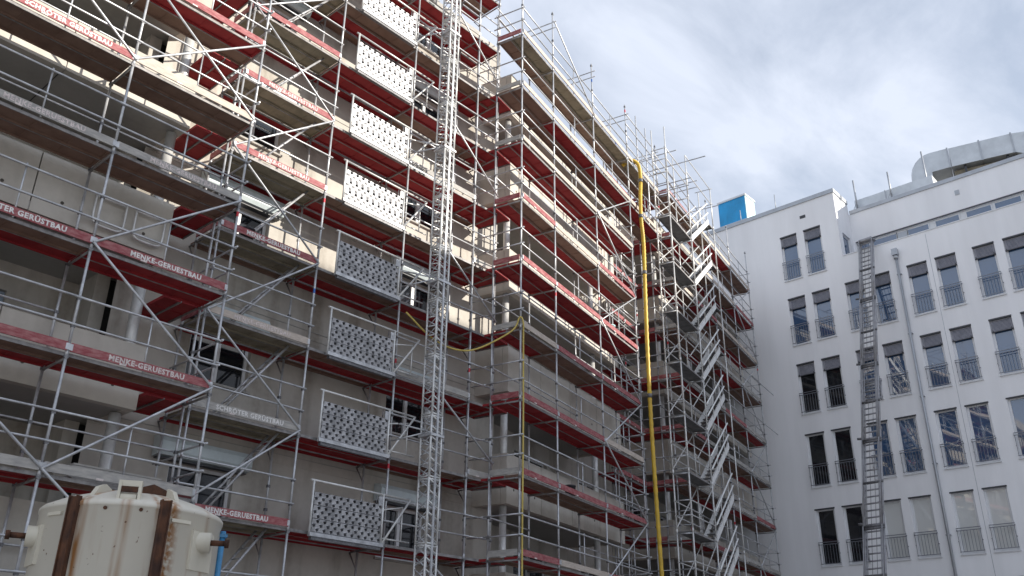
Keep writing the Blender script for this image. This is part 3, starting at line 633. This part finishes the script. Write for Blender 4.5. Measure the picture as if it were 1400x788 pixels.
# ------------------------------------------------------------------ white rusty tank
TX, TY, TR, TZ = 5.52, 11.55, 1.1, 3.70
tank = tag(empty('mortar_silo', (TX, TY, 0), math.atan2(-TY, -TX)), 'cream steel silo with rusty vertical rails and lifting lugs before the scaffold', 'silo')   # local +x faces the photographer
b = MB(); b.lathe([(.18, .75), (TR, 1.75), (TR, TZ - .05), (TR + .012, TZ - .045), (TR + .012, TZ - .005), (TR - .02, TZ + .03), (TR * .8, TZ + .13), (TR * .5, TZ + .24), (TR * .2, TZ + .29), (0, TZ + .30)], 'tank_paint', 64); b.build('vessel', tank)
def on(th, r=TR): return (r * math.cos(th), r * math.sin(th))
for th in (R(-37), R(17)):
    b = MB(); b.box(-.015, .075, -.06, -.045, 0, TZ - 1.3, 'rust'); b.box(-.015, .075, .045, .06, 0, TZ - 1.3, 'rust'); b.box(-.02, .055, -.045, .045, 0, TZ - 1.31, 'rust')
    x, y = on(th); b.build('guide_rail', tank, (x, y, 1.36), th)
for th, s in ((R(-73), -1), (R(49), 1)):
    x, y = on(th); b = MB(); b.box(-.02, .02, -.2, .2, -.28, .18, 'tank_cream')
    b.build('mounting_plate', tank, (x, y, TZ - .42), th)
    b = MB(); prof = [(.0, .34), (.06, .33), (.105, .29), (.125, .20), (.125, -.08), (.0, -.08)]
    bb = MB(); bb.lathe(prof, 'tank_cream', 20); b = bb
    o = b.build('trunnion', tank, (x * 1.03, y * 1.03, TZ - .36)); d = Vector((math.sin(th) * -.35 * s * 0 + x * .5, y + s * .9, 0)).normalized()
    o.rotation_mode = 'QUATERNION'; o.rotation_quaternion = (-d).to_track_quat('Z', 'Y')
    r_ = MB(); r_.tube((0, 0, -.07), (0, 0, -.26), .035, 'rust', 10); r_.tube((0, 0, -.25), (0, 0, -.30), .055, 'rust', 10); rr_ = r_.build('pin', o)
for th in (R(-34), R(30)):                                           # lifting lugs on the crown
    b = MB(); prof = [(-.30, -.02), (.22, -.02), (.20, .06), (.12, .17), (.0, .22), (-.12, .18)]
    b.prism(prof, -.03, .03, 'tank_cream'); x, y = on(th, .72); b.build('lifting_lug', tank, (x, y, TZ + .06), th)
b = MB(); 
for y in (-.13, .10): b.box(-.06, .06, y, y + .035, -.02, .26, 'tank_cream')
b.box(-.05, .05, -.13, .135, .20, .27, 'tank_cream'); b.tube((.0, -.09, .06), (.0, .09, .06), .07, 'tank_cream', 12); b.box(.02, .07, -.09, .09, .13, .19, 'rust'); b.build('lid_bracket', tank, (.98, -.10, TZ - .0), R(-6))
b = MB(); b.prism([(-.22, 0), (.22, 0), (.16, .10), (.0, .16), (-.16, .10)], -.04, .04, 'rust', 'x'); b.build('hatch_lever', tank, (.62, .16, TZ + .16), R(10))
for y in (-.35, .04): 
    b = MB(); th = y; x, yy = on(math.asin(y / TR) + .02, TR); b.tube((-.02, 0, 0), (.02, 0, 0), .022, 'rust', 8); b.build('bolt', tank, (x, yy, TZ - .08), math.asin(y / TR))
for th, z0, w in ((R(-52), TZ - .13, .24), (R(29), TZ - .16, .26)):
    x, y = on(th); b = MB(); b.box(-.01, .025, -w / 2, w / 2, -.02, .02, 'tank_cream'); b.build('stiffener', tank, (x, y, z0), th)
x, y = on(R(80), TR + .03); b = MB(); b.tube((0, 0, 1.1), (0, 0, TZ - .12), .04, 'pipe_blue', 10); b.box(-.05, .05, -.04, .06, TZ - .2, TZ - .16, 'pipe_blue'); b.build('blue_pipe', tank, (x, y, 0))
for th in (45, 135, 225, 315):
    x, y = on(R(th), TR - .08); b = MB(); b.box(-.06, .06, -.06, .06, 0.004, 1.9, 'tank_cream'); b.box(-.14, .14, -.14, .14, .004, .02, 'tank_cream'); b.build('leg', tank, (x, y, 0), R(th))

# ================================================================== white building
WU, WB = 40.6, 25.5; K = WU / 35.2
wb = tag(empty('white_apartment_building', (WU, 0, 0)), 'smooth white rendered building with rows of tall narrow windows and small railings', 'building')
V00 = 24.0                                                           # local s = V00 - v, running away to the right
def S_(v): return V00 - v
def wp(b, name): return b.build(name, wb, (0, V00, 0), R(-90))
WW, WHh, ROW = .78 * K, 2.2 * K, 3.07 * K
ztop = [1.6 + (20.94 - 1.6) * K - ROW * i for i in range(7)]
cols = [x * K for x in (15.32, 14.20, 12.72, 11.62, 10.13, 9.02, 7.60, 6.50, 5.05, 3.95, 2.5, 1.4, -.05, -1.15)]
CORN, TERR, SET = 12.62 * K, 1.6 + (19.13 - 1.6) * K, (36.75 - 35.2) * K
hl = []; wins = []
for ci, v in enumerate(cols):
    for ri, z in enumerate(ztop):
        if ri == 0 and ci > 1: continue
        h = (S_(v), S_(v) + WW, z - WHh, z); hl.append(h); wins.append((h, ri, ci))
SE = S_(-16)
b = MB()
SPL = S_(CORN + .15)
facade(b, S_(24), SPL, 0, WB, [h for h, ri, ci in wins if ci < 2], .20, 'render_white')
facade(b, SPL, SE, 0, TERR, [h for h, ri, ci in wins if ci >= 2], .20, 'render_white')
facade(b, SPL, S_(CORN), TERR, WB, [], .20, 'render_white')
wp(b, 'wall')
ret = MB(); rh = [(.45, 1.45, TERR + .25, TERR + 1.55)]
facade(ret, 0, SET + .01, TERR, WB, rh, .15, 'render_white'); ret.build('wall', wb, (0, CORN, 0), 0)
rw = MB(); rw.box(.45, 1.45, .12, .16, TERR + .25, TERR + 1.55, 'frame_white'); w_ = rw.build('window', wb, (0, CORN, 0)); 
rw = MB(); rw.face([(.52, .115, TERR + .32), (1.38, .115, TERR + .32), (1.38, .115, TERR + 1.48), (.52, .115, TERR + 1.48)], 'glass'); rw.build('pane', w_)
RP = 1.6 + (21.93 - 1.6) * K - .14; ST = 1.6 + (20.33 - 1.6) * K
strip = [(x * K, y * K, t) for x, y, t in ((12.45, 11.95, 0), (11.78, 10.76, 0), (10.72, 10.32, 1), (10.28, 9.41, 0), (9.12, 8.17, 0), (7.88, 6.92, 0), (6.78, 5.80, 0), (5.70, 5.30, 1), (5.2, 4.2, 0), (3.9, 2.9, 0), (2.6, 1.6, 0), (1.3, .3, 0), (0, -1, 0), (-1.4, -2.4, 0))]
b = MB(); facade(b, S_(CORN), SE, TERR - .8, RP, [(S_(strip[0][0]) - .06, S_(-2.5 * K), TERR - .3, ST)], .22, 'render_white'); b.build('wall', wb, (SET, V00, 0), R(-90))
b = MB(); b.box(S_(strip[0][0]) - .06, S_(-2.5 * K), -.03, .0, ST, ST + .06, 'anthracite'); b.build('shadow_rail', wb, (SET, V00, 0), R(-90))
b = MB(); b.box(S_(strip[0][0]) - .06, S_(-2.5 * K), .10, .20, TERR - .3, ST, 'frame_white'); sw = b.build('strip_window', wb, (SET, V00, 0), R(-90))
for x, y, t in strip:
    g = MB(); g.face([(S_(x) + .02, .09, TERR - .2), (S_(y), .09, TERR - .2), (S_(y), .09, ST - .1), (S_(x) + .02, .09, ST - .1)], 'glass' if not t else 'coping'); g.build('pane', sw)
    g = MB()
    for xx in (S_(x) - .03, S_(y)): g.box(xx, xx + .05, .07, .098, TERR - .25, ST - .05, 'frame_white')
    g.build('mullion', sw)
# terrace floor, copings, roof and rear of the block
b = MB(); b.box(S_(CORN), SE, -.03, .16, TERR, TERR + .05, 'frame_white'); wp(b, 'terrace_edge')
b = MB(); b.box(S_(CORN) + .01, SE, .16, SET + .3, TERR - .4, TERR - .3, 'coping'); wp(b, 'terrace_floor')
b = MB(); b.box(S_(24), S_(CORN) + .06, -.06, .4, WB, WB + .22, 'coping'); b.box(S_(CORN) - .35, S_(CORN) + .06, .4, SET - .07, WB, WB + .22, 'coping'); wp(b, 'coping')
b = MB(); b.box(S_(CORN) + .07, SE, -.06, .4, RP, RP + .2, 'coping'); b.build('coping', wb, (SET, V00, 0), R(-90))
b = MB(); b.box(S_(24), SE, SET + .45, 14, 0, RP - .3, 'bitumen'); b.box(S_(24), S_(CORN) - .4, .45, SET + .44, RP - .4, WB - .3, 'bitumen'); wp(b, 'roof')
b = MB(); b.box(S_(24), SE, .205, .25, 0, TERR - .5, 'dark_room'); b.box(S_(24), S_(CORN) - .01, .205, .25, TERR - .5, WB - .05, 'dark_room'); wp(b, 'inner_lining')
def win_mesh(w, h):
    b = MB(); t = .095; y0, y1 = .10, .17
    b.box(0, w, y0, y1, 0, t, 'frame_white'); b.box(0, w, y0, y1, h - t, h, 'frame_white'); b.box(0, t, y0, y1, t, h - t, 'frame_white'); b.box(w - t, w, y0, y1, t, h - t, 'frame_white'); return b.mesh('window')
def pane_mesh(w, h, m='glass'):
    b = MB(); t = .09; b.face([(t, .135, t), (w - t, .135, t), (w - t, .135, h - t), (t, .135, h - t)], m); return b.mesh('pane')
def blind_mesh(w, h):
    b = MB(); n = 9; H = .50
    b.box(-.01, w + .01, -.02, .07, h - .06, h + .015, 'anthracite')
    for i in range(n): z = h - .08 - (i + 1) * (H / n); b.face([(.03, .035, z), (w - .03, .035, z), (w - .03, .065, z + H / n * .95), (.03, .065, z + H / n * .95)], 'blind_grey')
    b.box(.02, w - .02, .02, .07, h - .11 - H, h - .075 - H, 'anthracite')
    for x in (.06, w - .09): b.box(x, x + .03, -.02, .02, h - .12 - H, h - .02 - H, 'anthracite')
    return b.mesh('blind')
def lint_mesh(w, h):
    b = MB(); b.box(-.03, w + .03, -.025, .03, h - .045, h + .015, 'anthracite'); return b.mesh('lintel')
def rail_mesh(w):
    b = MB(); y = -.07
    for z in (.92, 1.02): b.box(-.03, w + .03, y - .012, y + .012, z, z + .03, 'rail_grey')
    b.box(-.03, w + .03, y - .012, y + .012, .08, .105, 'rail_grey'); n = 8
    for i in range(n): x = .0 + (w) * i / (n - 1); b.box(x - .008, x + .008, y - .008, y + .008, .105, .92, 'rail_grey')
    for x in (-.03, w + .01): b.box(x, x + .02, y, .003, .5, .53, 'rail_grey'); b.box(x, x + .02, y, .003, .955, .985, 'rail_grey')
    return b.mesh('railing')
def sill_mesh(w):
    b = MB(); b.box(-.05, w + .05, -.06, .10, -.045, -.003, 'frame_white'); return b.mesh('sill')
ang = R(-90)
def put_window(parent, loc, rz, w, h, blind, gm='glass'):
    o = link('window', cached(('win', w, h), lambda: win_mesh(w, h)), parent, loc, rz)
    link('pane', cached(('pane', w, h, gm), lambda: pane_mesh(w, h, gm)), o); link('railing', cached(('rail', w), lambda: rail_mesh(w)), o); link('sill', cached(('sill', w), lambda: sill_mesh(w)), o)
    if blind: link('blind', cached(('blind', w, h), lambda: blind_mesh(w, h)), o)
    else: link('lintel', cached(('lint', w, h), lambda: lint_mesh(w, h)), o)
for h, ri, ci in wins: put_window(wb, (0, V00 - h[0], h[2]), ang, WW, WHh, ri < 3, 'glass_pale_reflection' if ri == 4 and ci in (2, 3, 4, 5, 8) else 'glass_dark' if ci < 2 and ri > 1 else 'glass')  # pale panes in one row paint a bright reflection
# faint render joints
for v in (9.19 * K, 4.15 * K):
    b = MB(); b.box(S_(v), S_(v) + .02, -.004, .0, 0, TERR - .1, 'coping'); wp(b, 'render_joint')
# small vent slot and lamp
b = MB(); b.box(S_(16.45), S_(16.15), -.02, .01, 24.62, 24.78, 'anthracite'); wp(b, 'vent')
b = MB(); b.box(S_(9.35), S_(9.15), -.03, .0, 24.1, 24.35, 'coping'); b.build('vent', wb, (SET, V00, 0), ang)
# downpipe
b = MB(); vp = 10.44 * K; b.tube((0, -.13, 0), (0, -.13, 21.0), .062, 'coping', 12); b.box(-.13, .13, -.26, -.02, 21.0, 21.32, 'coping'); b.tube((0, -.13, 20.8), (0, -.13, 21.0), .1, 'coping', 12)
for z in range(2, 21, 3): b.box(-.1, .1, -.14, .0, z, z + .04, 'coping')
b.build('downpipe', wb, (0, vp, 0), ang)
# unseen wing added behind the photographer, sized to shade the facade and yard
ow = tag(empty('white_shading_wing', (10, -30, 0)), 'unseen white wing added behind the photographer to shade the yard, tall windows', 'building')
OH = 28.0; hl2 = [(x, x + WW * 1.4, z - WHh, z) for x in [-38 + 4.0 * i for i in range(8)] for z in ztop]
b = MB(); facade(b, -40, -5.0, 0, OH, hl2, .2, 'render_white'); b.build('wall', ow, (0, 0, 0), R(180))
for h in hl2: put_window(ow, (-h[0], 0, h[2]), R(180), WW * 1.4, WHh, h[3] > 15)
b = MB(); b.box(-40, -5.01, .25, 12, 0, OH - .02, 'bitumen'); b.box(-60, -40, .25, 12, 0, OH - .02, 'bitumen'); b.build('block', ow, (0, 0, 0), R(180))

# ------------------------------------------------------------------ inclined ladder lift on the white building
lf = tag(empty('ladder_lift', (0, 0, 0)), 'inclined aluminium ladder lift leaning against the terrace edge of the white building', 'ladder lift')
top = Vector((WU - .12, 11.5 * K, TERR + .35)); bot = Vector((31.8, 12.7, .35))
lf.location = (bot.x, bot.y, 0); D = top - bot; Ln = D.length; dn = D.normalized(); side = Vector((0, 1, 0)); side = (side - dn * side.dot(dn)).normalized(); nrm = dn.cross(side)
def LP(t, s, n=0): return Vector((0, 0, bot.z)) + dn * t + side * s + nrm * n
nsec = 6
for i in range(nsec):
    a0, a1 = Ln * i / nsec, Ln * (i + 1) / nsec; w = .37 - .012 * i; b = MB()
    for s in (-1, 1):
        b.tube(LP(a0, s * w), LP(a1 + (.5 if i < nsec - 1 else 0), s * w), .05, 'lift_grey', 8)
        b.tube(LP(a0, s * w, .18), LP(a1, s * w, .18), .022, 'lift_grey', 6)
    n = 13
    for j in range(n):
        t = a0 + (a1 - a0) * (j + .5) / n; b.tube(LP(t, -w), LP(t, w), .034, 'lift_grey', 6)
    for s in (-1, 1): b.tube(LP(a0, s * (w - .1), .05), LP(a1, s * (w - .1), .05), .02, 'lift_grey', 6)
    for t in (a0 + .05, a1 - .05, (a0 + a1) / 2): b.tube(LP(t, -w - .06, .05), LP(t, w + .06, .05), .05, 'clamp', 6)
    b.tube(LP(a0 + .2, w + .05), LP(a0 + .2, w + .25, .05), .05, 'clamp', 8)
    b.build('ladder_section', lf)
b = MB()
for s in (-.1, .08): b.tube(LP(.5, s, .06), LP(Ln - .3, s, .06), .009, 'clamp', 5)
b.build('cable', lf)
b = MB(); b.tube(LP(Ln - .1, -.42), LP(Ln - .1, .42), .07, 'clamp', 8); b.tube(LP(Ln, -.3, .1), LP(Ln, .3, .1), .1, 'lift_grey', 10); b.build('head_pulley', lf)
tr = Ln * .62; b = MB()
b.tube(LP(tr - .6, -.42, -.16), LP(tr - .6, .42, -.16), .05, 'lift_grey', 8); b.tube(LP(tr + .3, -.42, -.16), LP(tr + .3, .42, -.16), .05, 'lift_grey', 8)
for s in (-.38, .38): b.tube(LP(tr - .7, s, -.16), LP(tr + .4, s, -.16), .04, 'lift_grey', 8)
for i in range(5): b.tube(LP(tr - .55 + .2 * i, -.38, -.18), LP(tr - .55 + .2 * i, .38, -.18), .03, 'coping', 6)
b.build('lift_carriage', lf)
b = MB(); b.box(-1.6, .6, -.7, .7, .35, .75, 'anthracite'); b.tube((-1.1, -.85, .35), (-1.1, .85, .35), .34, 'tank_dark', 18); b.tube((.1, -.85, .35), (.1, .85, .35), .34, 'tank_dark', 18); b.build('trailer', lf)

# ------------------------------------------------------------------ things on the white roof
dt = tag(empty('ventilation_duct', (45.2, 11.9, RP - .3), R(-90 + 13)), 'large galvanised ventilation duct with rounded elbow on the white roof', 'duct')
zb = RP - .3
H1, H0 = 28.68 - zb, 27.55 - zb
arc = [(.0, .0), (.0, 27.3 - zb)] + [(1.15 - 1.15 * math.cos(R(a)), 27.3 - zb + (H1 - 27.3 + zb) * math.sin(R(a))) for a in (15, 30, 45, 60, 75, 90)]
b = MB(); b.prism(arc + [(1.95, H1 + .02), (1.95, H0), (1.05, H0 - .05), (1.05, 0)], 0, 1.5, 'duct'); b.build('elbow', dt)
xs = [2.0, 3.5, 5.0]
for i in range(2): b = MB(); b.box(xs[i] + .03, xs[i + 1] - .03, 0, 1.5, H0, H1, 'duct'); b.build('duct_section', dt)
b = MB(); b.prism([(5.03, H0), (5.03, H1), (5.9, H1 - .1), (6.6, H1 - .75), (6.1, H0 - .55)], 0, 1.5, 'duct'); b.build('elbow', dt)
b = MB(); b.prism([(6.14, H0 - .55), (6.62, H1 - .78), (9.2, H1 - 1.9), (9.0, 0), (7.8, 0)], 0, 1.5, 'duct'); b.build('duct_section', dt)
for x in (1.97, 3.5, 5.0): b = MB(); b.box(x - .04, x + .04, -.05, 1.55, H0 - .05, H1 + .05, 'coping'); b.build('flange', dt)
for x in (2.6, 4.6): b = MB(); b.box(x, x + .1, .1, .2, 0, H0, 'anthracite'); b.box(x, x + .1, 1.3, 1.4, 0, H0, 'anthracite'); b.box(x, x + .1, .1, 1.4, H0 - .1, H0 - .003, 'anthracite'); b.build('support', dt)
b = MB(); b.box(2.1, 5.6, .35, 1.3, .4, H0 - .12, 'olive_ply'); b.build('plant_casing', dt)
b = MB(); b.box(0, 4.0, 0, .8, 0, 1.0, 'duct'); b.box(1.6, 1.66, -.02, .82, -.0, 1.03, 'coping')
tag(b.build('low_duct', None, (43.0, 14.35, RP + .05), R(-90)), 'low flat galvanised duct along the white parapet beside the corner', 'duct')
for x, y, z, hh, n in ((WU + .5, 20.0, WB + .2, 1.0, 'by the blue enclosure'), (WU + .5, 17.9, WB + .2, 1.2, 'on the coping above the vent slot')):
    b = MB(); b.tube((0, 0, .2), (0, 0, hh), .022, 'coping', 6); b.lathe([(.0, .22), (.1, .2), (.16, .0)], 'grey_board', 12)
    tag(b.build('lightning_rod', None, (x, y, z - .02)), 'thin lightning rod %s' % n, 'lightning rod', 'lightning rods on the white roof')
for x, y, hh, n in ((42.7, 14.15, 1.9, 'at the step of the white roof'), (42.7, 12.35, 1.7, 'before the low duct end'), (43.4, 10.72, 2.6, 'in front of the big duct elbow')):
    b = MB(); b.tube((0, 0, .2), (0, 0, hh), .045, 'coping', 8); 
    for t in (0, 120, 240): b.tube((.25 * math.cos(R(t)), .25 * math.sin(R(t)), 0), (0, 0, .55), .02, 'coping', 6)
    tag(b.build('lightning_rod', None, (x, y, RP + .2)), 'grey lightning rod on a tripod foot %s' % n, 'lightning rod', 'lightning rods on the white roof')
bx = tag(empty('blue_tarpaulin_enclosure', (46, 22, WB - .3)), 'bright blue tarpaulin enclosure standing on the roof behind the scaffold', 'enclosure')
z1 = 28.95 - WB + .3; z2 = 30.6 - WB + .3
b = MB(); b.box(0, .06, .0, 1.85, z1, z2, 'blue_tarp'); b.box(.06, 1.2, 1.79, 1.85, z1, z2, 'blue_tarp'); b.box(1.14, 1.2, .0, 1.79, z1, z2, 'blue_tarp'); b.build('tarpaulin', bx)
b = MB(); b.box(.0, 1.2, -.05, -.003, z1, z2, 'sunlit_tarp_pale_plastic'); b.build('tarpaulin', bx)  # sun-facing side of the blue tarpaulin, painted as if lit
for za, zc in ((z2, z2 + .12), (z1 - .14, z1 - .003)): b = MB(); b.box(-.06, 1.26, -.1, 1.9, za, zc, 'frame_white'); b.build('rim', bx)
for x in (.05, 1.1):
    for y in (.0, 1.75): b = MB(); b.tube((x, y, 0), (x, y, z1), .05, 'galv', 8); b.build('leg', bx)
